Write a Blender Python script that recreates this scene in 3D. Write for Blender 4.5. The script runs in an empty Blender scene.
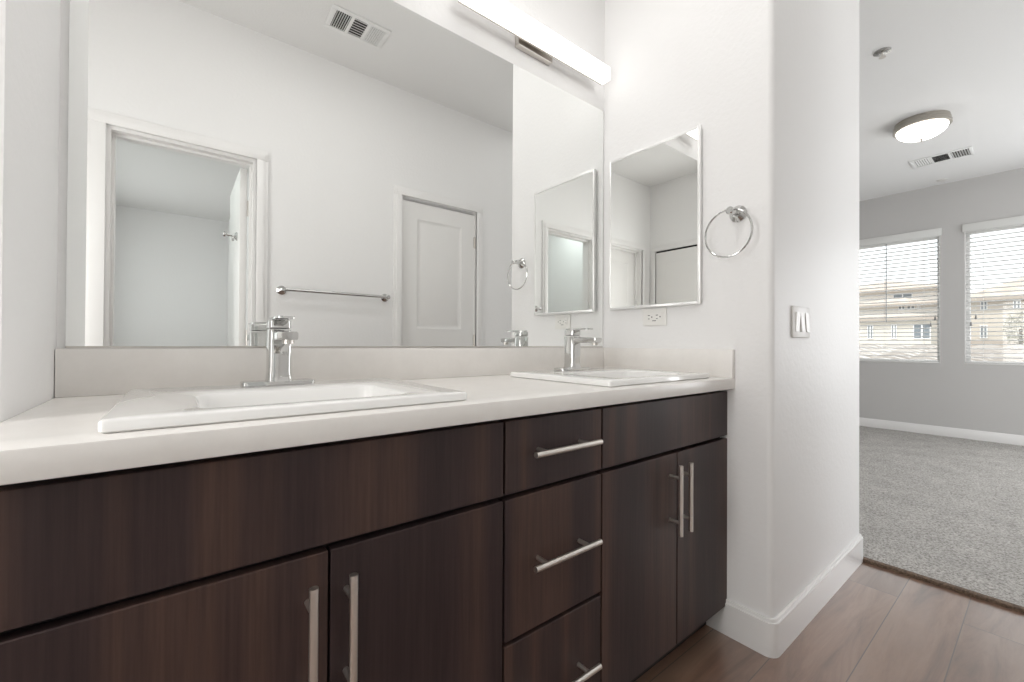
import bpy, bmesh, math, random
from mathutils import Vector, Matrix
sc = bpy.context.scene
COL = sc.collection
PI = math.pi
random.seed(7)

# ------------------------------------------------------------------ camera
CAM = Vector((-1.4681, -1.2175, 0.975))
def make_camera():
    ya, pi_, ro = math.radians(38.1931), math.radians(0.3666), math.radians(0.3189)
    d = Vector((math.sin(ya)*math.cos(pi_), math.cos(ya)*math.cos(pi_), math.sin(pi_)))
    r = Vector((math.cos(ya), -math.sin(ya), 0)); u = r.cross(d)
    r2 = r*math.cos(ro) + u*math.sin(ro); u2 = -r*math.sin(ro) + u*math.cos(ro)
    cam = bpy.data.cameras.new('camera'); o = bpy.data.objects.new('camera', cam); COL.objects.link(o)
    m = Matrix((r2, u2, -d)).transposed().to_4x4(); m.translation = CAM
    o.matrix_world = m
    cam.sensor_fit = 'HORIZONTAL'; cam.sensor_width = 36.0; cam.lens = 36.0*424.5058/1024
    cam.clip_start = 0.02; cam.clip_end = 400
    sc.camera = o
make_camera()

# ------------------------------------------------------------------ world, sun, area lights, exposure
world = bpy.data.worlds.new('sky'); sc.world = world; world.use_nodes = True
wn = world.node_tree; bg = wn.nodes['Background']
bg.inputs[0].default_value = (0.93, 0.965, 1.0, 1); bg.inputs[1].default_value = .88
def add_light(name, kind, loc, energy, color=(1, 1, 1), size=None, rot=None, size_y=None):
    l = bpy.data.lights.new(name, kind); l.energy = energy; l.color = color
    if kind == 'AREA':
        l.shape = 'RECTANGLE'; l.size = size; l.size_y = size_y or size
    elif kind == 'SUN': l.angle = size
    else: l.shadow_soft_size = size
    o = bpy.data.objects.new(name, l); o.location = loc
    if rot: o.rotation_euler = rot
    COL.objects.link(o); return o
add_light('sun', 'SUN', (0, 0, 20), 1.1, (1, .96, .90), math.radians(2), Vector((.6, -.25, -.74)).to_track_quat('-Z', 'Y').to_euler())
# added fill light at the unseen bedroom wall on the right, no door there
add_light('bedroom_right_fill', 'AREA', (3.2, -3.9, 1.2), 14, (.97, .985, 1.0), 2.2, (PI/2, 0, 0), 2.1)
# two added fill lights: left of the vanity recess, and over the passage
add_light('left_area_fill', 'AREA', (-2.60, -.72, 1.30), 6.1, (1, .99, .975), 1.3, (0, -PI/2, 0), .4)
add_light('passage_fill', 'AREA', (.72, -1.12, 2.70), .25, (1, .99, .975), .3, (0, 0, 0))
# added fill under the ceiling over the vanity, without a fixture
add_light('vanity_top_fill', 'AREA', (-.83, -.62, 2.70), 2.3, (1, .99, .975), 1.1, (0, 0, 0), .3)
# added fill against the windowless end of the window wall, out of view
add_light('window_wall_fill', 'AREA', (4.93, -2.75, 1.3), 22, (.97, .985, 1.0), 1.6, (0, PI/2, 0), 1.9)
# added fills in the room behind the reflected doorway, left wall and ceiling
add_light('side_room_wall_fill', 'AREA', (-2.09, -3.75, 1.45), 4.1, (.955, .99, .985), 1.4, (0, -PI/2, 0), 1.7)
add_light('side_room_top_fill', 'AREA', (-1.75, -2.05, 2.42), 1.8, (.90, 1.0, .97), .35, (0, 0, 0))
sc.view_settings.view_transform = 'Standard'; sc.view_settings.look = 'None'
sc.view_settings.gamma = 1.0; sc.view_settings.use_curve_mapping = False
sc.view_settings.exposure = 1.3
cy = sc.cycles
cy.max_bounces = 14; cy.diffuse_bounces = 7; cy.glossy_bounces = 8; cy.transparent_max_bounces = 16; cy.transmission_bounces = 8
cy.use_denoising = True
cy.sample_clamp_indirect = 6.0
LED = 1.15        # strength of the vanity light's diffuser
BOWL = 2.0       # strength of the bedroom lamp's bowl

# ------------------------------------------------------------------ materials
MATS = {}
def nodes(name):
    m = bpy.data.materials.new(name); m.use_nodes = True
    nt = m.node_tree; b = nt.nodes['Principled BSDF']
    MATS[name] = m
    return m, nt, b
def N(nt, t, **kw):
    n = nt.nodes.new(t)
    for k, v in kw.items():
        if k in n.inputs: n.inputs[k].default_value = v
        else: setattr(n, k, v)
    return n
def ramp(nt, fac, stops):
    r = nt.nodes.new('ShaderNodeValToRGB'); e = r.color_ramp.elements
    while len(e) < len(stops): e.new(.5)
    for i, (p, c) in enumerate(stops): e[i].position = p; e[i].color = (*c, 1)
    nt.links.new(fac, r.inputs[0]); return r.outputs[0]
def bump(nt, b, height, strength, dist):
    bp = N(nt, 'ShaderNodeBump', Strength=strength, Distance=dist)
    nt.links.new(height, bp.inputs['Height']); nt.links.new(bp.outputs[0], b.inputs['Normal'])
def plain(name, col, rough=.5, metal=0, spec=.5, noise=None, coat=0):
    m, nt, b = nodes(name)
    b.inputs['Base Color'].default_value = (*col, 1); b.inputs['Roughness'].default_value = rough
    b.inputs['Metallic'].default_value = metal; b.inputs['Specular IOR Level'].default_value = spec
    if coat: b.inputs['Coat Weight'].default_value = coat; b.inputs['Coat Roughness'].default_value = .08
    if noise:
        sc_, st, di = noise
        g = N(nt, 'ShaderNodeNewGeometry'); n = N(nt, 'ShaderNodeTexNoise', Scale=sc_, Detail=3.0)
        nt.links.new(g.outputs['Position'], n.inputs['Vector']); bump(nt, b, n.outputs[0], st, di)
    return m
plain('wall_paint', (.845, .84, .835), .44, spec=.2, noise=(60, .25, .004))
plain('ceiling_paint', (.80, .797, .79), .8, spec=.2, noise=(90, .3, .004))
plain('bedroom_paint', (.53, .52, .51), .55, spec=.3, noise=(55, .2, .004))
plain('trim_paint', (.83, .82, .81), .3, noise=(12, .05, .004))
plain('door_paint', (.81, .80, .785), .35, noise=(25, .06, .003))
plain('porcelain', (.86, .855, .84), .12, coat=.5)
plain('chrome', (.62, .62, .61), .07, 1.0)
plain('nickel', (.64, .61, .575), .28, 1.0, noise=(400, .04, .001))
plain('pull_metal', (.82, .78, .73), .32, 1.0, noise=(400, .04, .001))
plain('aged_nickel', (.44, .41, .37), .3, 1.0, noise=(400, .04, .001))
plain('white_metal', (.80, .80, .79), .35)
plain('silver_frame', (.86, .86, .85), .3, .55)
plain('plastic_white', (.84, .83, .80), .3)
plain('plastic_almond', (.72, .705, .68), .35)
plain('dark_void', (.012, .011, .010), .8)
plain('vent_void', (.06, .055, .05), .8)
plain('blind_white', (.86, .86, .85), .45)
plain('cord_white', (.7, .7, .68), .6)
plain('wand_grey', (.42, .43, .44), .3)
plain('tassel', (.25, .25, .25), .5)
plain('stucco_cream', (.60, .555, .495), .9, noise=(3, .2, .05))
plain('stucco_tan', (.54, .485, .425), .9, noise=(3, .2, .05))
plain('stucco_white', (.68, .64, .59), .9, noise=(3, .2, .05))
plain('fascia', (.36, .31, .27), .8)
plain('house_glass', (.16, .18, .20), .1)
plain('ground_out', (.45, .42, .38), .95, noise=(2, .3, .1))
plain('bark', (.20, .15, .11), .9, noise=(30, .5, .02))

m, nt, b = nodes('mirror_glass')
b.inputs['Base Color'].default_value = (.925, .935, .925, 1); b.inputs['Metallic'].default_value = 1
b.inputs['Roughness'].default_value = 0.0
g = N(nt, 'ShaderNodeNewGeometry'); n = N(nt, 'ShaderNodeTexNoise', Scale=.8)
nt.links.new(g.outputs['Position'], n.inputs['Vector'])
nt.links.new(ramp(nt, n.outputs[0], [(0, (.92, .93, .92)), (1, (.93, .94, .93))]), b.inputs['Base Color'])

def clear_glass(name, tint, gloss):
    m = bpy.data.materials.new(name); m.use_nodes = True; nt = m.node_tree; nt.nodes.clear(); MATS[name] = m
    o = nt.nodes.new('ShaderNodeOutputMaterial'); t = N(nt, 'ShaderNodeBsdfTransparent', Color=(*tint, 1))
    gl = N(nt, 'ShaderNodeBsdfGlossy', Roughness=.02); lw = N(nt, 'ShaderNodeLayerWeight', Blend=gloss)
    mx = nt.nodes.new('ShaderNodeMixShader')
    nt.links.new(lw.outputs['Fresnel'], mx.inputs[0]); nt.links.new(t.outputs[0], mx.inputs[1]); nt.links.new(gl.outputs[0], mx.inputs[2])
    nt.links.new(mx.outputs[0], o.inputs[0])
clear_glass('window_glass', (.97, .985, .98), .25)

def emitter(name, col, strength):
    m, nt, b = nodes(name)
    b.inputs['Base Color'].default_value = (.9, .9, .88, 1); b.inputs['Roughness'].default_value = .4
    b.inputs['Emission Color'].default_value = (*col, 1); b.inputs['Emission Strength'].default_value = strength
emitter('led_diffuser', (1, .985, .965), LED)
emitter('bowl_glass', (1, .95, .88), BOWL)

# espresso laminate: vertical grain and broad planks of slightly different tone
m, nt, b = nodes('espresso_wood')
tc = N(nt, 'ShaderNodeTexCoord'); oi = N(nt, 'ShaderNodeObjectInfo')
add = N(nt, 'ShaderNodeVectorMath', operation='MULTIPLY_ADD')
nt.links.new(oi.outputs['Random'], add.inputs[0]); add.inputs[1].default_value = (7, 3, 5)
nt.links.new(tc.outputs['Object'], add.inputs[2])
mp = N(nt, 'ShaderNodeMapping'); mp.inputs['Scale'].default_value = (9, 1, .12)
nt.links.new(add.outputs[0], mp.inputs[0])
n1 = N(nt, 'ShaderNodeTexNoise', Scale=1.0, Detail=1.5); nt.links.new(mp.outputs[0], n1.inputs['Vector'])
mp2 = N(nt, 'ShaderNodeMapping'); mp2.inputs['Scale'].default_value = (160, 10, 5)
nt.links.new(add.outputs[0], mp2.inputs[0])
n2 = N(nt, 'ShaderNodeTexNoise', Scale=1.0, Detail=5.0, Roughness=.65); nt.links.new(mp2.outputs[0], n2.inputs['Vector'])
c1 = ramp(nt, n1.outputs[0], [(.30, (.036, .0235, .0235)), (.45, (.044, .028, .0275)), (.55, (.080, .047, .038)), (.62, (.054, .034, .031)), (.75, (.036, .0240, .0245))])
c2 = ramp(nt, n2.outputs[0], [(.3, (.72, .70, .70)), (.7, (1.15, 1.12, 1.10))])
mx = N(nt, 'ShaderNodeMix', data_type='RGBA', blend_type='MULTIPLY'); mx.inputs[0].default_value = 1
nt.links.new(c1, mx.inputs[6]); nt.links.new(c2, mx.inputs[7]); nt.links.new(mx.outputs[2], b.inputs['Base Color'])
b.inputs['Roughness'].default_value = .42; b.inputs['Specular IOR Level'].default_value = .32
bump(nt, b, n2.outputs[0], .08, .001)
plain('espresso_edge', (.075, .052, .042), .45, noise=(200, .05, .001))
plain('carcass_dark', (.018, .013, .012), .7, noise=(80, .05, .001))

m, nt, b = nodes('quartz')
g = N(nt, 'ShaderNodeNewGeometry'); n1 = N(nt, 'ShaderNodeTexNoise', Scale=14.0, Detail=6.0, Roughness=.7)
nt.links.new(g.outputs['Position'], n1.inputs['Vector'])
nt.links.new(ramp(nt, n1.outputs[0], [(.3, (.79, .765, .735)), (.7, (.84, .815, .785))]), b.inputs['Base Color'])
b.inputs['Roughness'].default_value = .25

# vinyl plank floor, planks running towards the bedroom (x)
m, nt, b = nodes('plank_floor')
g = N(nt, 'ShaderNodeNewGeometry')
sx = N(nt, 'ShaderNodeSeparateXYZ'); nt.links.new(g.outputs['Position'], sx.inputs[0])
def math_(op, a, v=None, c=None):
    x = N(nt, 'ShaderNodeMath', operation=op)
    for i, q in enumerate((a, v, c)):
        if q is None: continue
        if isinstance(q, (int, float)): x.inputs[i].default_value = q
        else: nt.links.new(q, x.inputs[i])
    return x.outputs[0]
row = math_('DIVIDE', math_('ADD', sx.outputs[1], 0.848 + .175*20), .175)
ri = math_('FLOOR', row); rf = math_('SUBTRACT', row, ri)
wn_ = N(nt, 'ShaderNodeTexWhiteNoise', noise_dimensions='1D'); nt.links.new(ri, wn_.inputs['W'])
cx_ = math_('DIVIDE', math_('ADD', math_('MULTIPLY_ADD', wn_.outputs[0], 1.2, 20), sx.outputs[0]), 1.22)
ci = math_('FLOOR', cx_); cf = math_('SUBTRACT', cx_, ci)
cmb = N(nt, 'ShaderNodeCombineXYZ'); nt.links.new(ci, cmb.inputs[0]); nt.links.new(ri, cmb.inputs[1])
wn2 = N(nt, 'ShaderNodeTexWhiteNoise', noise_dimensions='3D'); nt.links.new(cmb.outputs[0], wn2.inputs['Vector'])
sc3 = N(nt, 'ShaderNodeVectorMath', operation='MULTIPLY_ADD'); nt.links.new(wn2.outputs[1], sc3.inputs[0]); sc3.inputs[1].default_value = (9, 9, 9)
mpf = N(nt, 'ShaderNodeMapping'); mpf.inputs['Scale'].default_value = (2.0, 14, 1); nt.links.new(g.outputs['Position'], mpf.inputs[0])
nt.links.new(mpf.outputs[0], sc3.inputs[2])
nf = N(nt, 'ShaderNodeTexNoise', Scale=1.0, Detail=7.0, Roughness=.62, Distortion=.6); nt.links.new(sc3.outputs[0], nf.inputs['Vector'])
base = ramp(nt, nf.outputs[0], [(.28, (.125, .070, .048)), (.48, (.22, .128, .086)), (.62, (.27, .168, .117)), (.8, (.18, .108, .075))])
tone = ramp(nt, wn2.outputs[0], [(0, (.85, .85, .86)), (1, (1.12, 1.10, 1.08))])
mxf = N(nt, 'ShaderNodeMix', data_type='RGBA', blend_type='MULTIPLY'); mxf.inputs[0].default_value = 1
nt.links.new(base, mxf.inputs[6]); nt.links.new(tone, mxf.inputs[7])
edge = math_('MINIMUM', math_('MULTIPLY', math_('MINIMUM', rf, math_('SUBTRACT', 1, rf)), .175),
             math_('MULTIPLY', math_('MINIMUM', cf, math_('SUBTRACT', 1, cf)), 1.22))
seam = math_('LESS_THAN', edge, .0013)
mxs = N(nt, 'ShaderNodeMix', data_type='RGBA'); nt.links.new(seam, mxs.inputs[0]); nt.links.new(mxf.outputs[2], mxs.inputs[6])
mxs.inputs[7].default_value = (.10, .07, .055, 1)
nt.links.new(mxs.outputs[2], b.inputs['Base Color'])
b.inputs['Roughness'].default_value = .34; b.inputs['Specular IOR Level'].default_value = .9
b.inputs['Coat Weight'].default_value = 1.0; b.inputs['Coat Roughness'].default_value = .22; b.inputs['Coat IOR'].default_value = 1.6
bump(nt, b, nf.outputs[0], .12, .002)

m, nt, b = nodes('carpet')
g = N(nt, 'ShaderNodeNewGeometry')
n1 = N(nt, 'ShaderNodeTexNoise', Scale=120.0, Detail=2.0, Roughness=.7); n2 = N(nt, 'ShaderNodeTexNoise', Scale=5.0, Detail=2.0)
n3 = N(nt, 'ShaderNodeTexNoise', Scale=70.0, Detail=2.0)
for n in (n1, n2, n3): nt.links.new(g.outputs['Position'], n.inputs['Vector'])
ca = ramp(nt, n1.outputs[0], [(.30, (.20, .19, .175)), (.50, (.42, .405, .385)), (.72, (.62, .60, .575))])
cb = ramp(nt, n2.outputs[0], [(.3, (.90, .90, .90)), (.7, (1.06, 1.06, 1.06))])
mx = N(nt, 'ShaderNodeMix', data_type='RGBA', blend_type='MULTIPLY'); mx.inputs[0].default_value = 1
nt.links.new(ca, mx.inputs[6]); nt.links.new(cb, mx.inputs[7]); nt.links.new(mx.outputs[2], b.inputs['Base Color'])
b.inputs['Roughness'].default_value = 1; b.inputs['Specular IOR Level'].default_value = .1
bump(nt, b, n3.outputs[0], .6, .01)

m, nt, b = nodes('edge_strip')
g = N(nt, 'ShaderNodeNewGeometry'); n1 = N(nt, 'ShaderNodeTexNoise', Scale=120.0, Detail=4.0)
nt.links.new(g.outputs['Position'], n1.inputs['Vector'])
nt.links.new(ramp(nt, n1.outputs[0], [(.3, (.07, .045, .03)), (.7, (.20, .135, .09))]), b.inputs['Base Color'])
b.inputs['Roughness'].default_value = .8; bump(nt, b, n1.outputs[0], .8, .006)

def tile_mat(name, a, c):
    m, nt, b = nodes(name)
    g = N(nt, 'ShaderNodeNewGeometry'); n1 = N(nt, 'ShaderNodeTexNoise', Scale=1.6, Detail=4.0)
    nt.links.new(g.outputs['Position'], n1.inputs['Vector'])
    nt.links.new(ramp(nt, n1.outputs[0], [(.3, a), (.7, c)]), b.inputs['Base Color']); b.inputs['Roughness'].default_value = .9
tile_mat('roof_tile', (.38, .31, .26), (.52, .45, .39))
tile_mat('roof_tile_pale', (.44, .40, .375), (.60, .57, .54))
tile_mat('foliage', (.10, .13, .06), (.26, .29, .17))

# ------------------------------------------------------------------ mesh helpers
def bx(bm, x0, x1, y0, y1, z0, z1, bev=0, seg=2):
    mat = Matrix.Translation(((x0+x1)/2, (y0+y1)/2, (z0+z1)/2)) @ Matrix.Diagonal((x1-x0, y1-y0, z1-z0, 1))
    r = bmesh.ops.create_cube(bm, size=1, matrix=mat)
    if bev:
        es = list({e for v in r['verts'] for e in v.link_edges})
        bmesh.ops.bevel(bm, geom=es, offset=bev, segments=seg, profile=.5, affect='EDGES')
    return bm
def box(*a, **k): return bx(bmesh.new(), *a, **k)
def cyl(bm, p, q, r, seg=20, r2=None):
    p, q = Vector(p), Vector(q); d = q-p
    rot = d.to_track_quat('Z', 'Y').to_matrix().to_4x4()
    bmesh.ops.create_cone(bm, cap_ends=True, segments=seg, radius1=r, radius2=r if r2 is None else r2, depth=d.length,
                          matrix=Matrix.Translation((p+q)/2) @ rot)
    return bm
def lathe(bm, c, prof, axis='Z', seg=32):
    """prof: (radius, height) pairs, turned about an axis through c"""
    c = Vector(c); rings = []
    for r, h in prof:
        ring = []
        for i in range(seg):
            a = 2*PI*i/seg; u, v = r*math.cos(a), r*math.sin(a)
            p = {'Z': (u, v, h), 'X': (h, u, v), 'Y': (u, h, v)}[axis]
            ring.append(bm.verts.new(c+Vector(p)))
        rings.append(ring)
    for a, b_ in zip(rings, rings[1:]):
        for i in range(seg): bm.faces.new((a[i], a[(i+1) % seg], b_[(i+1) % seg], b_[i]))
    bm.faces.new(rings[0]); bm.faces.new(rings[-1])
    bmesh.ops.recalc_face_normals(bm, faces=bm.faces[:]); return bm
def prism(bm, pts, z0, z1, bev=0):
    lo = [bm.verts.new((x, y, z0)) for x, y in pts]; hi = [bm.verts.new((x, y, z1)) for x, y in pts]
    n = len(pts); fs = [bm.faces.new(lo[::-1]), bm.faces.new(hi)]
    for i in range(n): fs.append(bm.faces.new((lo[i], lo[(i+1) % n], hi[(i+1) % n], hi[i])))
    bmesh.ops.recalc_face_normals(bm, faces=fs)
    if bev: bmesh.ops.bevel(bm, geom=[e for e in fs[1].edges], offset=bev, segments=2, profile=.5, affect='EDGES')
    return bm
def rrect(cx, cy_, hx, hy, r, seg=5):
    out = []
    for sx_, sy_, a0 in ((1, 1, 0), (-1, 1, 90), (-1, -1, 180), (1, -1, 270)):
        for i in range(seg+1):
            a = math.radians(a0+90*i/seg)
            out.append((cx+sx_*(hx-r)+r*math.cos(a), cy_+sy_*(hy-r)+r*math.sin(a)))
    return out
def loft(bm, rings, cap_last=True, cap_first=False):
    vs = [[bm.verts.new(p) for p in r] for r in rings]
    n = len(vs[0])
    for a, b_ in zip(vs, vs[1:]):
        for i in range(n): bm.faces.new((a[i], a[(i+1) % n], b_[(i+1) % n], b_[i]))
    if cap_last: bm.faces.new(vs[-1])
    if cap_first: bm.faces.new(vs[0][::-1])
    bmesh.ops.recalc_face_normals(bm, faces=bm.faces[:]); return bm
def torus(bm, c, R, r, rot, seg=64, sub=10):
    c = Vector(c); rings = []
    for i in range(seg):
        a = 2*PI*i/seg; ring = []
        for j in range(sub):
            t = 2*PI*j/sub
            p = Vector(((R+r*math.cos(t))*math.cos(a), (R+r*math.cos(t))*math.sin(a), r*math.sin(t)))
            ring.append(bm.verts.new(c+rot @ p))
        rings.append(ring)
    for i in range(seg):
        a, b_ = rings[i], rings[(i+1) % seg]
        for j in range(sub): bm.faces.new((a[j], b_[j], b_[(j+1) % sub], a[(j+1) % sub]))
    bmesh.ops.recalc_face_normals(bm, faces=bm.faces[:]); return bm

def obj(name, bm, mat, parent=None, smooth=35):
    """links the bmesh as ONE mesh object, its origin at the foot of its box"""
    co = [v.co for v in bm.verts]
    lo = Vector(min(c[i] for c in co) for i in range(3)); hi = Vector(max(c[i] for c in co) for i in range(3))
    org = Vector(((lo.x+hi.x)/2, (lo.y+hi.y)/2, lo.z))
    bmesh.ops.translate(bm, verts=bm.verts[:], vec=-org)
    me = bpy.data.meshes.new(name); bm.to_mesh(me); bm.free()
    if smooth:
        for p in me.polygons: p.use_smooth = True
        me.set_sharp_from_angle(angle=math.radians(smooth))
    for k in (mat if isinstance(mat, (list, tuple)) else [mat]): me.materials.append(MATS[k])
    o = bpy.data.objects.new(name, me); COL.objects.link(o)
    if parent is None: o.location = org
    else:
        o.parent = parent; pw = Vector((0, 0, 0)); q = parent
        while q: pw += q.location; q = q.parent
        o.location = org-pw
    return o
def tag(o, label, cat, group=None):
    o['label'] = label; o['category'] = cat
    if group: o['group'] = group
    return o
def thing(name, loc, label, cat, group=None):
    o = bpy.data.objects.new(name, None); o.location = loc; o.empty_display_size = .05; COL.objects.link(o)
    return tag(o, label, cat, group)
def struct(name, bm, mat, label=None, cat=None, parent=None):
    o = obj(name, bm, mat, parent)
    if parent is None:
        o['kind'] = 'structure'
        o['label'] = label; o['category'] = cat
    return o

# ------------------------------------------------------------------ dimensions
ZC = 2.72                 # ceiling
D, WX = .676, .9887       # depth of the wall beside the vanity, its length towards the bedroom
R = 1.55                  # wall opposite the mirror
L = 1.657                 # left wall of the vanity recess
LD = .335                 # its depth
FX = 2.69                 # far left wall
XF = 5.0                  # window wall of the bedroom
YN, YS = 2.0, -4.0        # bedroom's other walls

# ------------------------------------------------------------------ floor and ceiling
struct('floor', box(-2.85, .985, -5.15, .14, -.06, 0), 'plank_floor', 'brown wood plank floor of the vanity area running to the carpet', 'floor')
bm = bmesh.new()
nx, ny = 46, 70
vs = [[bm.verts.new((.985+(XF+.0-.985)*i/nx, YS+(YN-YS)*j/ny, .012+random.uniform(-.0015, .0015)-(.006 if i == 0 else 0))) for j in range(ny+1)] for i in range(nx+1)]
for i in range(nx):
    for j in range(ny): bm.faces.new((vs[i][j], vs[i+1][j], vs[i+1][j+1], vs[i][j+1]))
bx(bm, .985, XF, YS, YN, -.06, .004)
struct('floor_bedroom', bm, 'carpet', 'grey cut-pile carpet of the bedroom beyond the planks', 'carpet')
bm = bmesh.new()
pts = []
for k in range(60):
    y = -R+.0+(R-D)*k/59; pts.append((.968+random.uniform(-.004, .004), y))
pts += [(.998, -D), (.998, -R)]
prism(bm, pts, 0, .014, .004)
struct('trim_1', bm, 'edge_strip', 'brown frayed edge strip where wood planks meet the carpet', 'floor trim')
struct('ceiling', box(-2.85, XF+.2, -4.15, YN+.15, ZC, ZC+.12), 'ceiling_paint', 'white painted ceiling over bathroom and bedroom', 'ceiling')

# ------------------------------------------------------------------ walls
struct('wall_back', box(-L, 0, 0, .12, 0, ZC), 'wall_paint', 'white wall behind the big vanity mirror', 'wall')
struct('wall_left', box(-FX, -L, -LD, .12, 0, ZC), 'wall_paint', 'white wall at the left end of the vanity countertop', 'wall')
struct('wall_far_left', box(-FX-.12, -FX, -R-.12, .12, 0, ZC), 'wall_paint', 'white wall far left, seen in the small mirrored cabinet', 'wall')
def rounded_block(x0, x1, y0, y1, r=.02):
    p = []
    for (cx, cy_, a0) in ((x0+r, y0+r, 180), (x1-r, y0+r, 270)):
        for i in range(7):
            a = math.radians(a0+90*i/6); p.append((cx+r*math.cos(a), cy_+r*math.sin(a)))
    return p+[(x1, y1), (x0, y1)]
struct('wall_right', prism(bmesh.new(), rounded_block(0, WX, -D, YN), 0, ZC), 'wall_paint', 'white wall with rounded corner, carrying mirrored cabinet, towel ring and switches', 'wall')
# opposite wall with three door openings: B (left), A (open), C (white door)
A0, A1, AH = -1.738, -1.134, 1.995
B0, B1 = -2.53, -1.82
C0, C1, CH = -.268, .336, 1.985
def wall_with_openings(bm, x0, x1, y0, y1, ops):
    x = x0
    for a, b_, h in ops:
        bx(bm, x, a, y0, y1, 0, ZC); bx(bm, a, b_, y0, y1, h, ZC); x = b_
    bx(bm, x, x1, y0, y1, 0, ZC); return bm
struct('wall_opposite', wall_with_openings(bmesh.new(), -FX, WX+.0, -R-.12, -R, [(B0, B1, AH), (A0, A1, AH), (C0, C1, CH)]),
       'wall_paint', 'white wall reflected in the big mirror, with doorway and towel bar', 'wall')
struct('wall_closet_back', box(-2.2, -.9, -5.12, -5.0, 0, 2.44), 'wall_paint', 'pale wall at the back of the room seen through the reflected doorway', 'wall')
struct('wall_closet_left', box(-2.2, -2.1, -5.0, -R-.12, 0, 2.44), 'wall_paint', 'pale left side wall of the room behind the reflected doorway', 'wall')
struct('wall_closet_right', box(-1.0, -.9, -5.0, -R-.12, 0, 2.44), 'wall_paint', 'pale right side wall of the room behind the reflected doorway', 'wall')
struct('ceiling_closet', box(-2.2, -.9, -5.12, -R-.12, 2.44, 2.52), 'ceiling_paint', 'low grey ceiling of the room seen through the reflected doorway', 'ceiling')

# bedroom shell
W1 = (-.473, .45); W2 = (-1.58, -.655); WZ = (.79, 2.2)
bm = bmesh.new()
y = YS
for a, b_ in (W2, W1):
    bx(bm, XF, XF+.16, y, a, 0, ZC); bx(bm, XF, XF+.16, a, b_, 0, WZ[0]); bx(bm, XF, XF+.16, a, b_, WZ[1], ZC); y = b_
bx(bm, XF, XF+.16, y, YN, 0, ZC)
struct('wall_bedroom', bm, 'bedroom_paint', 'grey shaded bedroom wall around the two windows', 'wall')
struct('wall_bedroom_left', box(WX, XF+.16, YN, YN+.12, 0, ZC), 'wall_paint', 'white side wall of the bedroom', 'wall')
bm = bmesh.new()
bx(bm, WX-.12, 1.9, YS-.12, YS, 0, ZC); bx(bm, 4.5, XF+.16, YS-.12, YS, 0, ZC); bx(bm, 1.9, 4.5, YS-.12, YS, 2.3, ZC)  # opening added out of view to let light in, no door built
struct('wall_bedroom_right', bm, 'wall_paint', 'white unseen bedroom wall with an opening added to let light in', 'wall')
struct('wall_bedroom_near', box(WX-.12, WX, YS, -R-.12, 0, ZC), 'wall_paint', 'white bedroom wall beside the bathroom opening', 'wall')

# ------------------------------------------------------------------ baseboards
def arc(cx, cy_, r, a0, a1, n=7): return [(cx+r*math.cos(math.radians(a0+(a1-a0)*i/(n-1))), cy_+r*math.sin(math.radians(a0+(a1-a0)*i/(n-1)))) for i in range(n)]
def right_base(t):
    r = .02
    out = [(-t, -.5335)]+arc(r, -D+r, r+t, 180, 270)+arc(WX-r, -D+r, r+t, 270, 360)+[(WX+t, YN-.02)]
    inn = [(0, -.5335)]+arc(r, -D+r, r, 180, 270)+arc(WX-r, -D+r, r, 270, 360)+[(WX, YN-.02)]
    return out+inn[::-1]
bm = prism(bmesh.new(), right_base(.014), 0, .106); prism(bm, right_base(.009), .106, .117, .002)
bx(bm, -.014, 0, -.5335, -.472, 0, .092)
struct('baseboard_right', bm, 'trim_paint', 'white baseboard wrapping the rounded wall corner beside the vanity', 'baseboard')
def base_run(bm, x0, x1, y0, y1):
    bx(bm, x0, x1, y0, y1, .0, .11, .003)
bm = bmesh.new(); base_run(bm, XF-.014, XF, YS+.01, YN-.01)
struct('baseboard_bedroom', bm, 'trim_paint', 'white baseboard under the bedroom windows', 'baseboard')
bm = bmesh.new()
for a, b_ in ((A1+.065, C0-.065), (C1+.065, WX-.01)): base_run(bm, a, b_, -R, -R+.014)
struct('baseboard_opposite', bm, 'trim_paint', 'white baseboard along the wall facing the vanity', 'baseboard')

# ------------------------------------------------------------------ door casings (stepped profile) and doors
def casing(bm, a, b_, h, y, w=.06, wl=None, wr=None, left=True, right=True):
    wl = wl or w; wr = wr or w
    for t, ins in ((.012, 0), (.019, .018)):
        if left: bx(bm, a-wl+ins, a-.004, y, y+t, 0, h+.004, .002)
        if right: bx(bm, b_+.004, b_+wr-ins, y, y+t, 0, h+.004, .002)
        bx(bm, a-(wl-ins if left else 0), b_+(wr-ins if right else 0), y, y+t, h+.004, h+w-ins, .002)
def jamb(bm, a, b_, h, stop_y):
    t = .012
    bx(bm, a, a+t, -R-.12, -R, 0, h); bx(bm, b_-t, b_, -R-.12, -R, 0, h); bx(bm, a+t, b_-t, -R-.12, -R, h-t, h)
    for y0, y1 in stop_y:
        bx(bm, a+t, a+t+.012, y0, y1, 0, h-t); bx(bm, b_-t-.012, b_-t, y0, y1, 0, h-t); bx(bm, a+t+.012, b_-t-.012, y0, y1, h-t-.012, h-t)
bm = bmesh.new(); casing(bm, A0, A1, AH, -R, wl=.078); jamb(bm, A0, A1, AH, [(-R-.078, -R-.04)])
struct('trim_2', bm, 'trim_paint', 'white casing around the open open doorway in the big mirror', 'door casing')
bm = bmesh.new(); casing(bm, B0, B1, AH, -R, right=False); jamb(bm, B0, B1, AH, [(-R-.078, -R-.05)])
struct('trim_3', bm, 'trim_paint', 'white casing of the closet door left of the open doorway', 'door casing')
bm = bmesh.new(); casing(bm, C0, C1, CH, -R)
bx(bm, C0, C0+.006, -R-.12, -R, 0, CH); bx(bm, C1-.006, C1, -R-.12, -R, 0, CH); bx(bm, C0, C1, -R-.12, -R-.06, CH-.01, CH)
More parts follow.
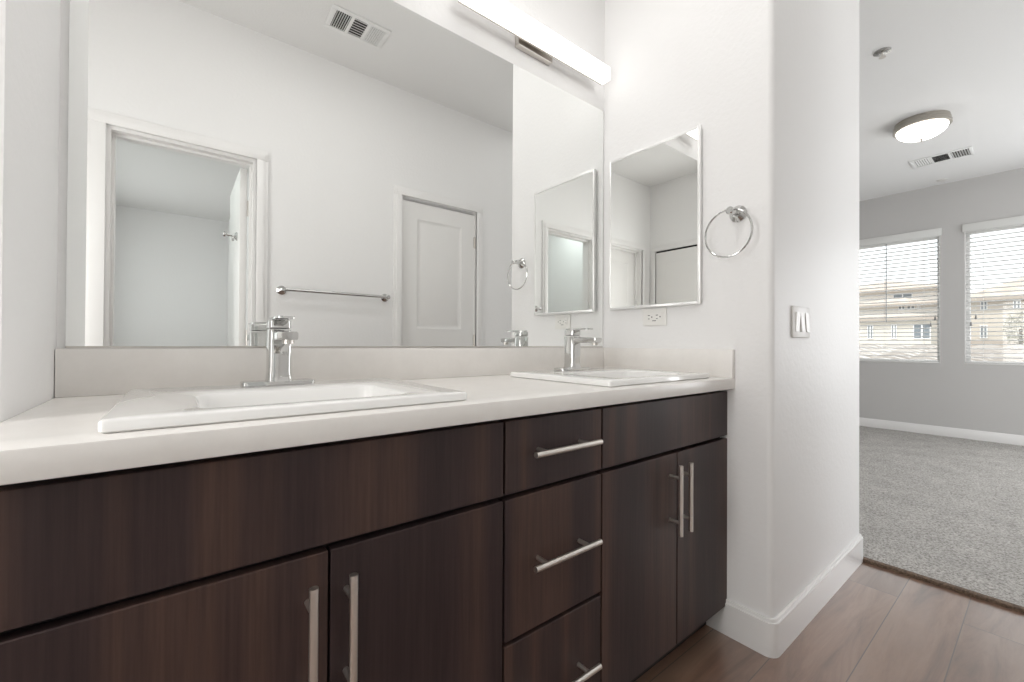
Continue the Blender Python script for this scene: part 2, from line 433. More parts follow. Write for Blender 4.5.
struct('trim_4', bm, 'trim_paint', 'white casing around the closed panelled door in the big mirror', 'door casing')

def panel_door(name, x0, x1, y0, y1, z1, panels, label, hinge_x=None, along='x'):
    """closed slab in the x-z plane, face towards +y, with sunk moulded panels"""
    bm = bmesh.new()
    bx(bm, x0, x1, y0, y1-.008, .008, z1)
    zs = [.008]+[z for p in panels for z in p]+[z1]
    px0, px1 = x0+.112, x1-.115
    bx(bm, x0, px0, y1-.008, y1, .008, z1); bx(bm, px1, x1, y1-.008, y1, .008, z1)
    for i in range(0, len(zs), 2): bx(bm, px0, px1, y1-.008, y1, zs[i], zs[i+1])
    for a, b_ in panels:       # raised field and moulding slope
        lo = [(px0, y1, a), (px1, y1, a), (px1, y1, b_), (px0, y1, b_)]
        def ring(d, yy): return [(px0+d, yy, a+d), (px1-d, yy, a+d), (px1-d, yy, b_-d), (px0+d, yy, b_-d)]
        loft(bm, [ring(0, y1), ring(.012, y1-.007), ring(.03, y1-.0065), ring(.045, y1-.002)])
    o = struct(name, bm, 'door_paint', label, 'door')
    if hinge_x is not None:
        for z in (.25, 1.0, 1.755):
            h = bmesh.new(); cyl(h, (hinge_x, y1+.006, z-.045), (hinge_x, y1+.006, z+.045), .006, 12)
            bx(h, hinge_x-.012, hinge_x+.004, y1-.002, y1+.003, z-.042, z+.042)
            obj('hinge', h, 'nickel', o)
    return o
panel_door('door_1', C0+.0062, C1-.0062, -R-.05, -R-.006, CH-.022, [(.25, .95), (1.08, 1.85)], 'closed white panelled door reflected in the big mirror', hinge_x=C1-.004)
panel_door('door_2', B0+.014, B1-.014, -R-.115, -R-.079, AH-.016, [(.25, .95), (1.08, 1.85)], 'closed white closet door left of the open doorway')
# open leaf of the open doorway, folded back against the side wall
bm = box(-1.195, -1.160, -2.29, -R-.13, .01, 1.98, .002)
o = struct('door_3', bm, 'door_paint', 'white door standing open inside the reflected doorway', 'door')
for z in (.25, 1.0, 1.75):
    h = bmesh.new(); cyl(h, (-1.155, -R-.125, z-.045), (-1.155, -R-.125, z+.045), .006, 12); obj('hinge', h, 'nickel', o)
t = thing('robe_hook', (-1.195, -1.81, 1.578), 'chrome robe hook on the open door behind the reflected doorway', 'hook')
obj('base_plate', lathe(bmesh.new(), (-1.195, -1.81, 1.608), [(.026, 0), (.026, -.004), (.02, -.010), (.009, -.014)], 'X'), 'chrome', t)
bm = bmesh.new(); cyl(bm, (-1.207, -1.81, 1.608), (-1.251, -1.81, 1.613), .006, 14); lathe(bm, (-1.251, -1.81, 1.613), [(.006, .002), (.014, -.001), (.015, -.008), (.012, -.014)], 'X', 20)
bx(bm, -1.224, -1.209, -1.817, -1.803, 1.578, 1.608, .003)
obj('peg', bm, 'chrome', t)
# far left door (closed) in the far left wall, seen only through the two mirrors
bm = bmesh.new()
for t_, ins in ((.012, 0), (.019, .018)):
    bx(bm, -FX, -FX+t_, -1.535+ins, -1.475, 0, 1.99, .002); bx(bm, -FX, -FX+t_, -.705, -.645-ins, 0, 1.99, .002)
    bx(bm, -FX, -FX+t_, -1.535+ins, -.645-ins, 1.99, 2.05-ins, .002)
struct('trim_5', bm, 'trim_paint', 'white casing of the door reflected in the small mirrored cabinet', 'door casing')
bm = box(-FX+.001, -FX+.006, -1.465, -.715, .01, 1.972, .002)
bx(bm, -FX+.006, -FX+.009, -1.35, -.83, 1.08, 1.85, .003); bx(bm, -FX+.006, -FX+.009, -1.35, -.83, .25, .95, .003)
o = struct('door_4', bm, 'door_paint', 'white door reflected in the small mirrored cabinet', 'door')
obj('head_gap', box(-FX+.0005, -FX+.003, -1.47, -.71, 1.973, 1.989), 'dark_void', o)

# ------------------------------------------------------------------ vanity cabinets
CB = .8285; CT = .8646; FY0, FY1 = -.537, -.516     # counter underside/top, front faces
TOP, GAP0, GAP1, BOT = .8177, .6693, .6583, .0945
def carcass(x0, x1, parent):
    bm = bmesh.new(); t = .016
    bx(bm, x0, x0+t, -.512, -.004, BOT, CB-.001); bx(bm, x1-t, x1, -.512, -.004, BOT, CB-.001)
    bx(bm, x0+t, x1-t, -.512, -.004, BOT, BOT+t); bx(bm, x0+t, x1-t, -.012, -.004, BOT+t, CB-.001)
    bx(bm, x0+t, x1-t, -.512, -.496, CB-.03, CB-.001); bx(bm, x0+t, x1-t, -.512, -.496, .640, .682)
    obj('body', bm, 'carcass_dark', parent)
    obj('toe_kick', box(x0, x1, -.47, -.455, 0, BOT-.0005), 'carcass_dark', parent)
def front(name, x0, x1, z0, z1, parent):
    return obj(name, box(x0, x1, FY0, FY1, z0, z1, .0012, 1), 'espresso_wood', parent)
def pull(parent, p, q):
    """bar pull from p to q (world), two posts back to the front"""
    p, q = Vector(p), Vector(q); d = (q-p).normalized()
    bm = bmesh.new(); n = 12
    cyl(bm, p, q, .0062, 20)
    for c in (p+d*.036, q-d*.036): cyl(bm, c, (c.x, FY0+.0004, c.z), .0048, 14)
    return obj('handle', bm, 'pull_metal', parent)
HY = -.572
GRP = 'espresso vanity cabinets'
t = thing('vanity_cabinet', (-1.30, -.26, 0), 'dark espresso sink cabinet with two doors at the left of the drawers', 'cabinet', GRP)
carcass(-1.655, -0.9508, t)
obj('filler', box(-1.655, -1.6219, FY0+.002, FY1, BOT, TOP), 'espresso_wood', t)
front('false_front', -1.6189, -0.9528, GAP0, TOP, t)
d = front('door', -1.6189, -1.2858, BOT, GAP1, t); pull(d, (-1.3141, HY, .6276), (-1.3141, HY, .429))
d = front('door', -1.2819, -0.9528, BOT, GAP1, t); pull(d, (-1.2585, HY, .6286), (-1.2585, HY, .430))
t = thing('drawer_cabinet', (-.795, -.26, 0), 'dark espresso cabinet of three drawers in the middle of the vanity', 'cabinet', GRP)
carcass(-0.9503, -0.6505, t)
for z0, z1, hz in ((GAP0, TOP, .7492), (.3715, GAP1, .5183), (BOT, .3625, .232)):
    d = front('drawer', -0.9473, -0.6530, z0, z1, t); pull(d, (-0.8962, HY, hz), (-0.6957, HY, hz))
t = thing('vanity_cabinet', (-.32, -.26, 0), 'dark espresso sink cabinet with two doors against the right wall', 'cabinet', GRP)
carcass(-0.6500, -.0008, t)
front('false_front', -0.6480, -.001, GAP0, TOP, t)
d = front('door', -0.6480, -0.3140, BOT, GAP1, t); pull(d, (-0.3517, HY, .6335), (-0.3517, HY, .436))
d = front('door', -0.3100, -.001, BOT, GAP1, t); pull(d, (-0.2981, HY, .6335), (-0.2981, HY, .436))
for d in [o for o in bpy.data.objects if o.name.startswith('handle')]: d['label'] = 'brushed nickel bar pull'

# ------------------------------------------------------------------ countertop with splashes
SX = (-1.285, -.345)                      # sink centres
SY, SHX, SHY = -.3135, .2575, .2085       # outer rim
holes = [(c-.20, c+.20) for c in SX]; hy0, hy1 = -.498, -.200
bm = bmesh.new()
r = bmesh.ops.create_cube(bm, size=1, matrix=Matrix.Translation(((-L+.001-.0005)/2, (-.562+hy0)/2, (CB+CT)/2)) @ Matrix.Diagonal((L-.0015, hy0+.562, CT-CB, 1)))
es = [e for e in bm.edges if all(abs(v.co.y+.562) < 1e-4 for v in e.verts) and abs(e.verts[0].co.z-e.verts[1].co.z) < 1e-4]
bmesh.ops.bevel(bm, geom=es, offset=.0025, segments=2, profile=.5, affect='EDGES')
bx(bm, -L+.001, -.0005, hy1, -.0005, CB, CT)
xs = [-L+.001, holes[0][0], holes[0][1], holes[1][0], holes[1][1], -.0005]
for i in (0, 2, 4): bx(bm, xs[i], xs[i+1], hy0, hy1, CB, CT)
ct = obj('countertop', bm, 'quartz'); tag(ct, 'long off-white quartz vanity countertop with low splashes', 'countertop')
obj('backsplash', box(-L+.001, -.0205, -.020, -.0005, CT, .9605, .0015), 'quartz', ct)
obj('side_splash', box(-.0200, -.0005, -.562, -.0005, CT, .9605, .0015), 'quartz', ct)

# ------------------------------------------------------------------ sinks and faucets
def sink(cx, label):
    t = thing('sink', (cx, SY, CT), label, 'sink', 'white drop-in sinks')
    def R_(hx, hy, rr, z, dx=0, dy=0): return [(x, y, z) for x, y in rrect(cx+dx, SY+dy, hx, hy, rr, 6)]
    dy = -.055
    rings = [R_(SHX-.004, SHY-.004, .006, CT+.0003), R_(SHX, SHY, .007, CT+.003), R_(SHX, SHY, .007, CT+.0135), R_(SHX-.001, SHY-.001, .007, CT+.0158), R_(SHX-.003, SHY-.003, .007, CT+.017),
             R_(.164, .112, .03, CT+.0165, 0, dy), R_(.159, .107, .03, CT+.0145, 0, dy), R_(.155, .103, .03, CT+.006, 0, dy), R_(.146, .094, .035, CT-.06, 0, dy),
             R_(.136, .084, .04, CT-.085, 0, dy), R_(.11, .065, .05, CT-.096, 0, dy), R_(.03, .03, .028, CT-.100, 0, dy)]
    obj('basin', loft(bmesh.new(), rings), 'porcelain', t, 40)
    obj('drain', lathe(bmesh.new(), (cx, SY+dy, CT-.0995), [(.026, 0), (.026, .003), (.020, .005), (.006, .004)]), 'chrome', t)
sink(SX[0], 'white rectangular drop-in sink nearer the left wall')
sink(SX[1], 'white rectangular drop-in sink beside the right side splash')
def faucet(cx, label):
    z = CT+.0172; y = -.150
    t = thing('faucet', (cx, y, z), label, 'faucet', 'chrome sink faucets')
    obj('base_plate', prism(bmesh.new(), rrect(cx, y, .0715, .026, .010), z, z+.0085, .002), 'chrome', t)
    bm = loft(bmesh.new(), [[(a, b_, zz) for a, b_ in rrect(cx, y, h, h*1.05, h*.42, 6)] for zz, h in
             ((z+.007, .0255), (z+.012, .0235), (z+.03, .0222), (z+.119, .0222), (z+.1215, .021))])
    obj('body', bm, 'chrome', t, 40)
    bm = bmesh.new()      # flat spout reaching out over the basin, slightly rising
    secs = []
    for yy, z0, z1, w in ((y-.015, .0975, .1165, .0165), (y-.06, .0975, .1165, .0165), (y-.116, .0980, .1155, .016), (y-.122, .0990, .1145, .0150)):
        pts = rrect(0, 0, w, (z1-z0)/2, .004, 4); secs.append([(cx+a, yy, z+(z0+z1)/2+b_) for a, b_ in pts])
    loft(bm, secs, True, True); obj('spout', bm, 'chrome', t, 40)
    obj('aerator', cyl(bmesh.new(), (cx, y-.105, z+.100), (cx, y-.105, z+.090), .0105), 'nickel', t)
    bm = loft(bmesh.new(), [[(a, b_, zz) for a, b_ in rrect(cx, y, h, h*1.05, h*.42, 6)] for zz, h in
             ((z+.1235, .0195), (z+.1255, .0218), (z+.1405, .0218), (z+.143, .020))], True, True)
    hd = obj('handle', bm, 'chrome', t, 40)
    pts = rrect(cx, y-.032, .017, .054, .008)
    bm = prism(bmesh.new(), pts, z+.1435, z+.1485, .0015); obj('lever', bm, 'chrome', hd)
faucet(SX[0]-.006, 'chrome single-lever faucet on the left sink')
faucet(SX[1]-.006, 'chrome single-lever faucet on the right sink')

# ------------------------------------------------------------------ big mirror
t = thing('vanity_mirror', (-.828, -.003, .961), 'large frameless wall mirror above the countertop', 'mirror')
obj('mirror_glass', box(-1.644, -.0125, -.005, -.0005, .9655, 1.9953), 'mirror_glass', t, None)
obj('bottom_channel', box(-1.644, -.0125, -.0075, -.0005, .9612, .9655), 'nickel', t)

# ------------------------------------------------------------------ mirrored cabinet on the right wall
y0, y1, z0, z1 = -.4505, -.0455, 1.120, 1.7545; fr = .0105; X = -.0215
t = thing('mirrored_cabinet', (0, -.24, z0), 'small mirrored wall cabinet with thin silver frame beside the big mirror', 'cabinet')
obj('cabinet_body', box(X+.008, -.0006, y0+.004, y1-.004, z0+.004, z1-.004), 'white_metal', t)
bm = bmesh.new()
for a in ((y0, y0+fr, z0, z1), (y1-fr, y1, z0, z1), (y0+fr, y1-fr, z0, z0+fr), (y0+fr, y1-fr, z1-fr, z1)): bx(bm, X-.002, X+.008, *a, .0015)
obj('frame', bm, 'silver_frame', t)
obj('mirror_glass', box(X, X+.007, y0+fr-.001, y1-fr+.001, z0+fr-.001, z1-fr+.001), 'mirror_glass', t, None)

# ------------------------------------------------------------------ towel ring
t = thing('towel_ring', (0, -.565, 1.29), 'chrome towel ring on the wall between mirrored cabinet and corner', 'towel ring')
pc = (0, -.572, 1.412)
obj('base_plate', lathe(bmesh.new(), pc, [(.0275, -.0006), (.0275, -.006), (.021, -.012), (.015, -.018)], 'X'), 'chrome', t)
bm = bmesh.new(); cyl(bm, (-.016, pc[1], pc[2]), (-.055, pc[1], pc[2]), .0095, 18); lathe(bm, (-.055, pc[1], pc[2]), [(.0095, 0), (.0125, -.002), (.0125, -.010), (.009, -.013)], 'X', 20)
obj('post', bm, 'chrome', t)
obj('ring', torus(bmesh.new(), (-.047, -.558, 1.343), .0775, .0032, Matrix.Rotation(math.radians(90), 3, 'Y') @ Matrix.Rotation(math.radians(3), 3, 'X')), 'chrome', t)

# ------------------------------------------------------------------ outlet under the mirrored cabinet
oy0, oy1, oz0, oz1 = -.309, -.206, 1.049, 1.116
t = thing('wall_outlet', (0, -.257, oz0), 'white two-socket wall outlet under the mirrored cabinet', 'outlet')
obj('cover_plate', box(-.0055, -.0006, oy0, oy1, oz0, oz1, .002), 'plastic_white', t)
oc, oz = (oy0+oy1)/2, (oz0+oz1)/2
fc = obj('socket_face', box(-.0075, -.0050, oc-.034, oc+.034, oz-.0165, oz+.0165, .001), 'plastic_white', t)
bm = bmesh.new()
for s in (-1, 1):
    c = oc+s*.018
    bx(bm, -.0078, -.0070, c+.001, c+.010, oz+.0055, oz+.0078); bx(bm, -.0078, -.0070, c+.002, c+.009, oz-.0078, oz-.0055)
    cyl(bm, (-.0078, c-.008, oz), (-.0070, c-.008, oz), .0026, 10)
bx(bm, -.0078, -.0070, oc-.008, oc+.008, oz-.0160, oz-.0135)
obj('socket_slots', bm, 'dark_void', fc)

# ------------------------------------------------------------------ light switches
sx0, sx1, sz0, sz1 = .150, .311, 1.001, 1.109
t = thing('light_switch', (.230, -D, sz0), 'almond light switch plate with three rockers on the bare wall', 'light switch')
obj('cover_plate', box(sx0, sx1, -D-.007, -D-.0004, sz0, sz1, .003), 'plastic_almond', t)
for i in range(3):
    c = sx0+.0345+i*.046
    bm = bmesh.new(); zc = (sz0+sz1)/2
    lo, hi = (.0085, .0130) if i == 0 else (.0130, .0085)
    loft(bm, [[(c-.0165, -D-.0065, zc-.034), (c+.0165, -D-.0065, zc-.034), (c+.0165, -D-.0065, zc+.034), (c-.0165, -D-.0065, zc+.034)],
              [(c-.0155, -D-lo, zc-.033), (c+.0155, -D-lo, zc-.033), (c+.0155, -D-hi, zc+.033), (c-.0155, -D-hi, zc+.033)]])
    obj('rocker', bm, 'plastic_almond', t, None)

# ------------------------------------------------------------------ vanity light bars
def vanity_light(x0, x1, label):
    c = (x0+x1)/2
    t = thing('vanity_light', (c, -.0006, 2.03), label, 'wall light', 'bar lights over the mirror')
    bm = box(c-.085, c+.085, -.024, -.0006, 2.062, 2.135, .0025); bx(bm, c-.03, c+.03, -.042, -.022, 2.085, 2.11)
    obj('wall_bracket', bm, 'nickel', t)
    obj('back_rail', box(x0+.004, x1-.004, -.047, -.041, 2.070, 2.122), 'nickel', t)
    bm = box(x0, x1, -.088, -.047, 2.070, 2.124, .003)
    obj('diffuser', bm, 'led_diffuser', t)
vanity_light(-.775, -.068, 'white glowing bar light above the right end of the big mirror')
vanity_light(-1.640, -.933, 'white glowing bar light above the left end of the big mirror')

# ------------------------------------------------------------------ towel bar on the opposite wall
t = thing('towel_bar', (-.70, -R, 1.25), 'chrome towel bar on the wall reflected in the big mirror', 'towel bar')
for x in (-1.0, -.385):
    bm = lathe(bmesh.new(), (x, -R, 1.277), [(.026, .0006), (.026, .006), (.018, .012), (.010, .018), (.010, .050), (.014, .052), (.014, .066), (.010, .069)], 'Y', 24)
    obj('post', bm, 'chrome', t)
obj('bar', cyl(bmesh.new(), (-.99, -R+.058, 1.277), (-.395, -R+.058, 1.277), .009, 20), 'chrome', t)

# ------------------------------------------------------------------ ceiling vents
def vent(name, x0, x1, y0, y1, label, along):
    t = thing(name, ((x0+x1)/2, (y0+y1)/2, ZC-.008), label, 'ceiling vent')
    w = .026 if along == 'x' else .022
    bm = bmesh.new()
    for a in ((x0, x1, y0, y0+w), (x0, x1, y1-w, y1), (x0, x0+w, y0+w, y1-w), (x1-w, x1, y0+w, y1-w)): bx(bm, *a, ZC-.008, ZC-.0004, .002)
    ix0, ix1, iy0, iy1 = x0+w, x1-w, y0+w, y1-w
    q = .016
    if along == 'x':
        L_ = ix1-ix0; b1, b2 = ix0+L_/3, ix0+2*L_/3
        for b_ in (b1, b2): bx(bm, b_-q/2, b_+q/2, iy0, iy1, ZC-.007, ZC-.0004)
        secs = ((ix0, b1-q/2), (b1+q/2, b2-q/2), (b2+q/2, ix1))
    else:
        L_ = iy1-iy0; b1, b2 = iy0+L_/3, iy0+2*L_/3
        for b_ in (b1, b2): bx(bm, ix0, ix1, b_-q/2, b_+q/2, ZC-.007, ZC-.0004)
        secs = ((iy0, b1-q/2), (b1+q/2, b2-q/2), (b2+q/2, iy1))
    obj('frame', bm, 'white_metal', t)
    obj('duct_opening', box(ix0, ix1, iy0, iy1, ZC-.0012, ZC-.0004), 'vent_void', t)
    for k, (a, b_) in enumerate(secs):
        bm = bmesh.new(); mid = k == 1
        lo, hi = (iy0, iy1) if along == 'x' else (ix0, ix1)
        n = 7
        for i in range(n):        # fixed louvre blades
            ang = math.radians((38, 0, -38)[k] if not mid else (-35 if along == 'x' else 35))
            if mid:
                c = lo+(hi-lo)*(i+.5)/n; u0, u1 = a, b_; h = (hi-lo)/n*.42
            else:
                c = a+(b_-a)*(i+.5)/n; u0, u1 = lo, hi; h = (b_-a)/n*.42
            dx, dz = h*math.cos(ang), h*math.sin(ang)
            cross = (mid and along == 'x') or (not mid and along == 'y')
            zc = ZC-.0045; dz = max(-.003, min(.003, dz))
            pr = [(c-dx, zc-dz), (c+dx, zc+dz), (c+dx, zc+dz+.0008), (c-dx, zc-dz+.0008)]
            if cross: rr = [[(u, v, z) for v, z in pr] for u in (u0, u1)]
            else: rr = [[(v, u, z) for v, z in pr] for u in (u0, u1)]
            loft(bm, rr, True, True)
        obj('louvre', bm, 'white_metal', t, None)
vent('ceiling_vent', -.855, -.545, -1.262, -1.070, 'white three-section air vent on the bathroom ceiling, seen in the mirror', 'x')
vent('ceiling_vent', 3.95, 4.19, -.790, -.383, 'slim white air vent on the bedroom ceiling behind the lamp', 'y')

# ------------------------------------------------------------------ bedroom ceiling lamp, sprinkler, detector
LX, LY = 3.05, -.597
t = thing('ceiling_lamp', (LX, LY, 2.58), 'glowing glass bowl flush lamp with nickel ring on the bedroom ceiling', 'ceiling lamp')
obj('canopy_ring', lathe(bmesh.new(), (LX, LY, 0), [(.158, ZC-.0005), (.158, ZC-.016), (.163, ZC-.020), (.163, ZC-.038), (.168, ZC-.043), (.168, ZC-.060), (.160, ZC-.064), (.148, ZC-.063)], seg=48), 'aged_nickel', t)
bow = [(.150*math.cos(a), ZC-.060-.080*math.sin(a)) for a in [PI/2*i/9 for i in range(9)]]
obj('glass_bowl', lathe(bmesh.new(), (LX, LY, 0), bow+[(.012, ZC-.1405)], seg=48), 'bowl_glass', t)
obj('finial', lathe(bmesh.new(), (LX, LY, 0), [(.014, ZC-.139), (.013, ZC-.145), (.006, ZC-.148), (.009, ZC-.154), (.007, ZC-.161), (.002, ZC-.164)], seg=20), 'nickel', t)
t = thing('fire_sprinkler', (1.80, -.60, ZC-.03), 'chrome fire sprinkler on the ceiling nearest the wall corner', 'sprinkler')
obj('escutcheon', lathe(bmesh.new(), (1.80, -.60, ZC), [(.042, -.0005), (.042, -.004), (.028, -.010), (.012, -.012)]), 'chrome', t)
bm = cyl(bmesh.new(), (1.80, -.60, ZC-.012), (1.80, -.60, ZC-.026), .006, 12)
for s in (-1, 1): cyl(bm, (1.80+s*.011, -.60, ZC-.012), (1.80+s*.004, -.60, ZC-.034), .0022, 8)
lathe(bm, (1.80, -.60, ZC-.036), [(.017, .0015), (.017, 0)], seg=16)
obj('sprinkler_head', bm, 'nickel', t)
o = obj('smoke_detector', lathe(bmesh.new(), (4.82, -.51, ZC), [(.042, -.0005), (.042, -.004), (.034, -.010), (.012, -.011)]), 'plastic_almond')
tag(o, 'small flat round grey detector on the ceiling near the window wall', 'detector')

# ------------------------------------------------------------------ bedroom windows and blinds
def window(k, y0, y1, label):
    bm = bmesh.new(); xa, xb = XF+.085, XF+.145; w = .032
    for a in ((y0, y0+w, WZ[0], WZ[1]), (y1-w, y1, WZ[0], WZ[1]), (y0+w, y1-w, WZ[0], WZ[0]+w), (y0+w, y1-w, WZ[1]-w, WZ[1])): bx(bm, xa, xb, *a, .003)
    e = .004
    for a in ((y0, y0+e, WZ[0], WZ[1]), (y1-e, y1, WZ[0], WZ[1]), (y0+e, y1-e, WZ[1]-e, WZ[1])): bx(bm, XF-.001, XF+.085, *a)
    o = struct('window_%d' % k, bm, 'trim_paint', label, 'window')
    obj('pane', box(XF+.112, XF+.118, y0+w, y1-w, WZ[0]+w, WZ[1]-w), 'window_glass', o, None)
    obj('sill', box(XF-.006, XF+.085, y0+.005, y1-.005, WZ[0]+.0005, WZ[0]+.012, .003), 'trim_paint', o)
window(1, *W1, 'white-framed bedroom window next to the wall edge')
window(2, *W2, 'white-framed bedroom window at the right edge')
def blind(y0, y1, label, wand_y, cord_y):
    t = thing('window_blind', (XF+.035, (y0+y1)/2, WZ[0]), label, 'blind', 'white slatted window blinds')
    obj('valance', box(XF-.020, XF-.003, y0-.014, y1+.014, 2.168, 2.25, .004), 'cord_white', t)  # dimmer white than the slats stands in for shade on the valance
    xc = XF+.036
    bm = bmesh.new(); zt, zb = 2.150, .862; n = 30
    for i in range(n):
        z = zb+(zt-zb)*i/(n-1); h = .0245; a = math.radians(-8)
        pr = [(-h, -.0), (-h*.5, .0022), (0, .003), (h*.5, .0022), (h, 0), (h*.5, .005), (0, .0058), (-h*.5, .005)]
        rr = [[(xc+u*math.cos(a)-v*math.sin(a), yy, z+u*math.sin(a)+v*math.cos(a)-.003) for u, v in pr] for yy in (y0+.007, y1-.007)]
        loft(bm, rr, True, True)
    obj('slats', bm, 'blind_white', t)
    obj('head_rail', box(xc-.026, xc+.026, y0+.006, y1-.006, 2.160, 2.198, .002), 'blind_white', t)
    obj('bottom_rail', box(xc-.026, xc+.026, y0+.010, y1-.010, .806, .824, .004), 'blind_white', t)
    bm = bmesh.new()
    for f in (.14, .5, .86):
        yy = y0+(y1-y0)*f
        for dx in (-.026, .026): cyl(bm, (xc+dx, yy, .82), (xc+dx, yy, 2.165), .0011, 6)
    obj('ladder_cords', bm, 'cord_white', t)
    bm = bmesh.new()
    for s in (0, .035): cyl(bm, (xc-.034, cord_y+s, 1.30-s*2), (xc-.034, cord_y+s, 2.162), .0012, 6)
    o = obj('lift_cord', bm, 'cord_white', t)
    for s in (0, .035): obj('tassel', cyl(bmesh.new(), (xc-.034, cord_y+s, 1.255-s*2), (xc-.034, cord_y+s, 1.30-s*2), .010, 12, .004), 'tassel', o)
    if wand_y is not None:
        obj('tilt_wand', cyl(bmesh.new(), (xc-.034, wand_y, 1.25), (xc-.034, wand_y, 2.16), .0045, 10), 'wand_grey', t)
blind(*W1, 'white slatted blind with tilt wand on the window next to the wall edge', -.03, -.435)
blind(*W2, 'white slatted blind on the window at the right edge of the picture', None, -.735)

# ------------------------------------------------------------------ outside: tiled roof below the windows, houses, tree
GZ = -3.7
struct('ground_outside', box(5.3, 170, -90, 110, GZ-.3, GZ), 'ground_out', 'pale ground between the houses outside', 'ground')
bm = bmesh.new()      # barrel tile roof of the wing just below
nr, ns = 10, 150
ya, yb = -4.2, 4.6
def roof_z(x): return .70+(x-7.0)*.062
prev = None
for r_ in range(nr):
    x0_, x1_ = 7.0+4.0*r_/nr, 7.0+4.0*(r_+1)/nr+.03
    rows = []
    for x, lift in ((x0_, .035), (x1_, .0)):
        rows.append([bm.verts.new((x, ya+(yb-ya)*j/ns, roof_z(x)+lift+.055*abs(math.sin(PI*(yb-ya)/.44*j/ns)))) for j in range(ns+1)])
    low = [bm.verts.new((x0_+.012, v.co.y, v.co.z-.05)) for v in rows[0]]
    for j in range(ns):
        bm.faces.new((rows[0][j], rows[1][j], rows[1][j+1], rows[0][j+1])); bm.faces.new((low[j], rows[0][j], rows[0][j+1], low[j+1]))
bmesh.ops.recalc_face_normals(bm, faces=bm.faces[:])
t = thing('lower_wing', (9, .2, GZ), 'pale barrel-tiled roof directly below the bedroom windows', 'building')
obj('tiled_roof', bm, 'roof_tile_pale', t, 60)
obj('wing_wall', box(7.1, 11, ya+.05, yb-.05, GZ, .66), 'stucco_white', t)

def at(p20, X, X0):    # slide a point seen at depth X0 out to depth X along the eye line it was measured on
    s = (X+1.468)/(X0+1.468); return Vector((X, CAM.y+(p20[0]-CAM.y)*s, CAM.z+(p20[1]-CAM.z)*s))
def house(name, label, x, depth, y0, y1, eave, ridge, wins, wall, roof, over=.5, hip=2.5):
    t = thing(name, (x+depth/2, (y0+y1)/2, GZ), label, 'house', 'houses outside the windows')
    obj('walls', box(x, x+depth, y0, y1, GZ, eave), wall, t)
    bm = bmesh.new()
    a = [bm.verts.new(p) for p in ((x-over, y0-over, eave), (x+depth+over, y0-over, eave), (x+depth+over, y1+over, eave), (x-over, y1+over, eave))]
    b_ = [bm.verts.new((x+depth/2, y0+hip, ridge)), bm.verts.new((x+depth/2, y1-hip, ridge))]
    bm.faces.new(a[::-1])
    bm.faces.new((a[0], a[1], b_[0])); bm.faces.new((a[1], a[2], b_[1], b_[0])); bm.faces.new((a[2], a[3], b_[1])); bm.faces.new((a[3], a[0], b_[0], b_[1]))
    bmesh.ops.recalc_face_normals(bm, faces=bm.faces[:])
    ro = obj('roof', bm, roof, t, None)
    obj('eave_board', box(x-over-.05, x-over, y0-over, y1+over, eave-.25, eave+.05), 'fascia', ro)
    for (wy0, wy1, wz0, wz1) in wins:
        bm = bmesh.new(); f = .05
        for q in ((wy0-f, wy0, wz0-f, wz1+f), (wy1, wy1+f, wz0-f, wz1+f), (wy0, wy1, wz0-f, wz0), (wy0, wy1, wz1, wz1+f)): bx(bm, x-.08, x+.02, *q)
        bx(bm, x-.06, x+.01, (wy0+wy1)/2-.04, (wy0+wy1)/2+.04, wz0, wz1)
        w = obj('window', bm, 'trim_paint', t); obj('pane', box(x-.03, x, wy0, wy1, wz0, wz1), 'house_glass', w)
    return t
def wins(lst, X, X0):
    out = []
    for (ya_, za), (yb_, zb_) in lst:
        p, q = at((ya_, za), X, X0), at((yb_, zb_), X, X0)
        out.append((min(p.y, q.y), max(p.y, q.y), min(p.z, q.z), max(p.z, q.z)))
    return out
p = lambda a, X, X0: at(a, X, X0)
X1 = 42; q0, q1 = p((3.6, 1.96), X1, 18), p((1.23, 1.90), X1, 18)
house('near_house', 'cream single-storey house with three windows, lowest in the left window', X1, 6, q1.y, q0.y, q0.z, q0.z+.5,
      wins([((2.85, 1.70), (2.73, 1.24)), ((2.2, 1.70), (2.1, 1.24)), ((1.64, 1.68), (1.26, 1.23))], X1, 18), 'stucco_cream', 'roof_tile', .4, 2.0)
X2 = 50; q0, q1 = p((4.4, 2.62), X2, 21), p((1.35, 2.62), X2, 21)
house('middle_house', 'tan two-storey house behind the cream house in the left window', X2, 8, q1.y, q0.y, q0.z, q0.z+.9,
      wins([((2.52, 2.56), (2.36, 2.40)), ((2.27, 2.52), (2.08, 2.40)), ((1.98, 2.50), (1.92, 2.40))], X2, 21), 'stucco_white', 'roof_tile', .6, 3)
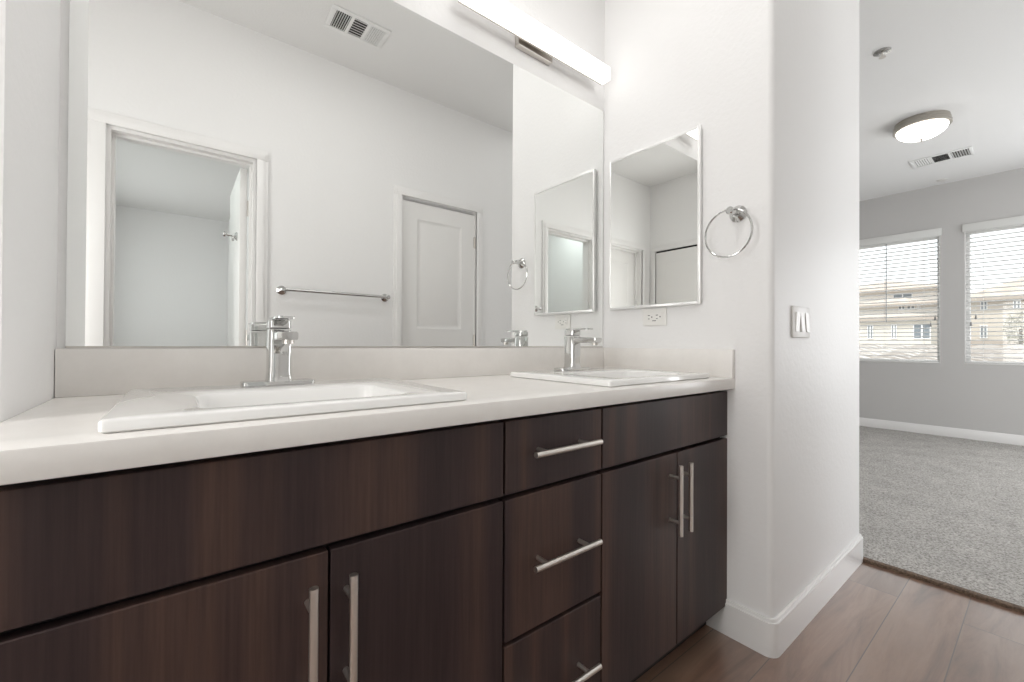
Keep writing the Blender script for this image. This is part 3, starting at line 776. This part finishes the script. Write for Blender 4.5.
X3 = 60; q0, q1 = p((6.0, 3.50), X3, 24), p((1.75, 3.50), X3, 24)
house('far_house', 'tan-roofed house rising highest in the left window', X3, 12, q1.y, q0.y, q0.z, p((0, 4.25), X3, 24).z,
      wins([((3.2, 3.28), (2.6, 3.08))], X3, 24), 'stucco_white', 'roof_tile', .8, 5)
X4 = 48; q0, q1 = p((.50, 2.62), X4, 20), p((-5.0, 2.62), X4, 20)
house('gabled_house', 'tall tan house with hipped tile roof in the right window', X4, 10, q1.y, q0.y, q0.z, p((0, 3.75), X4, 20).z,
      wins([((.26, 2.50), (.14, 2.23)), ((.27, 1.67), (.14, 1.27)), ((-.46, 2.45), (-.58, 2.23))], X4, 20), 'stucco_tan', 'roof_tile', .7, 4.2)
# entrance bay of that house and the low garden wall in front of it
X5 = 44; q0, q1 = p((.62, 1.17), X5, 20), p((-.9, 1.17), X5, 20)
o = obj('garden_wall', box(X5, X5+.4, q1.y, q0.y, GZ, q0.z), 'fascia'); tag(o, 'low brown garden wall before the tall tan house', 'garden wall')
t = thing('garden_tree', (X5-3, p((-.55, 1), X5-3, 20).y, GZ), 'leafy grey-green tree before the tall tan house', 'tree')
tc_ = p((-.60, 1.55), X5-3, 20)
obj('trunk', cyl(bmesh.new(), (tc_.x, tc_.y, GZ), (tc_.x, tc_.y, tc_.z), .16, 10, .07), 'bark', t)
bm = bmesh.new()
for i in range(900):
    v = Vector((random.gauss(0, 1), random.gauss(0, 1), random.gauss(0, 1))).normalized()*random.uniform(.35, 1)**.6
    c = Vector((tc_.x+v.x*1.0, tc_.y+v.y*.8, tc_.z+v.z*1.2))
    rot = Matrix.Rotation(random.uniform(0, 6), 3, 'X') @ Matrix.Rotation(random.uniform(0, 6), 3, 'Z')
    s = random.uniform(.09, .18)
    f = [bm.verts.new(c+rot @ Vector(q)*s) for q in ((-1, 0, 0), (0, -.5, .1), (1, 0, 0), (0, .5, .1))]; bm.faces.new(f)
o = obj('foliage', bm, 'foliage', t, None); o['kind'] = 'stuff'
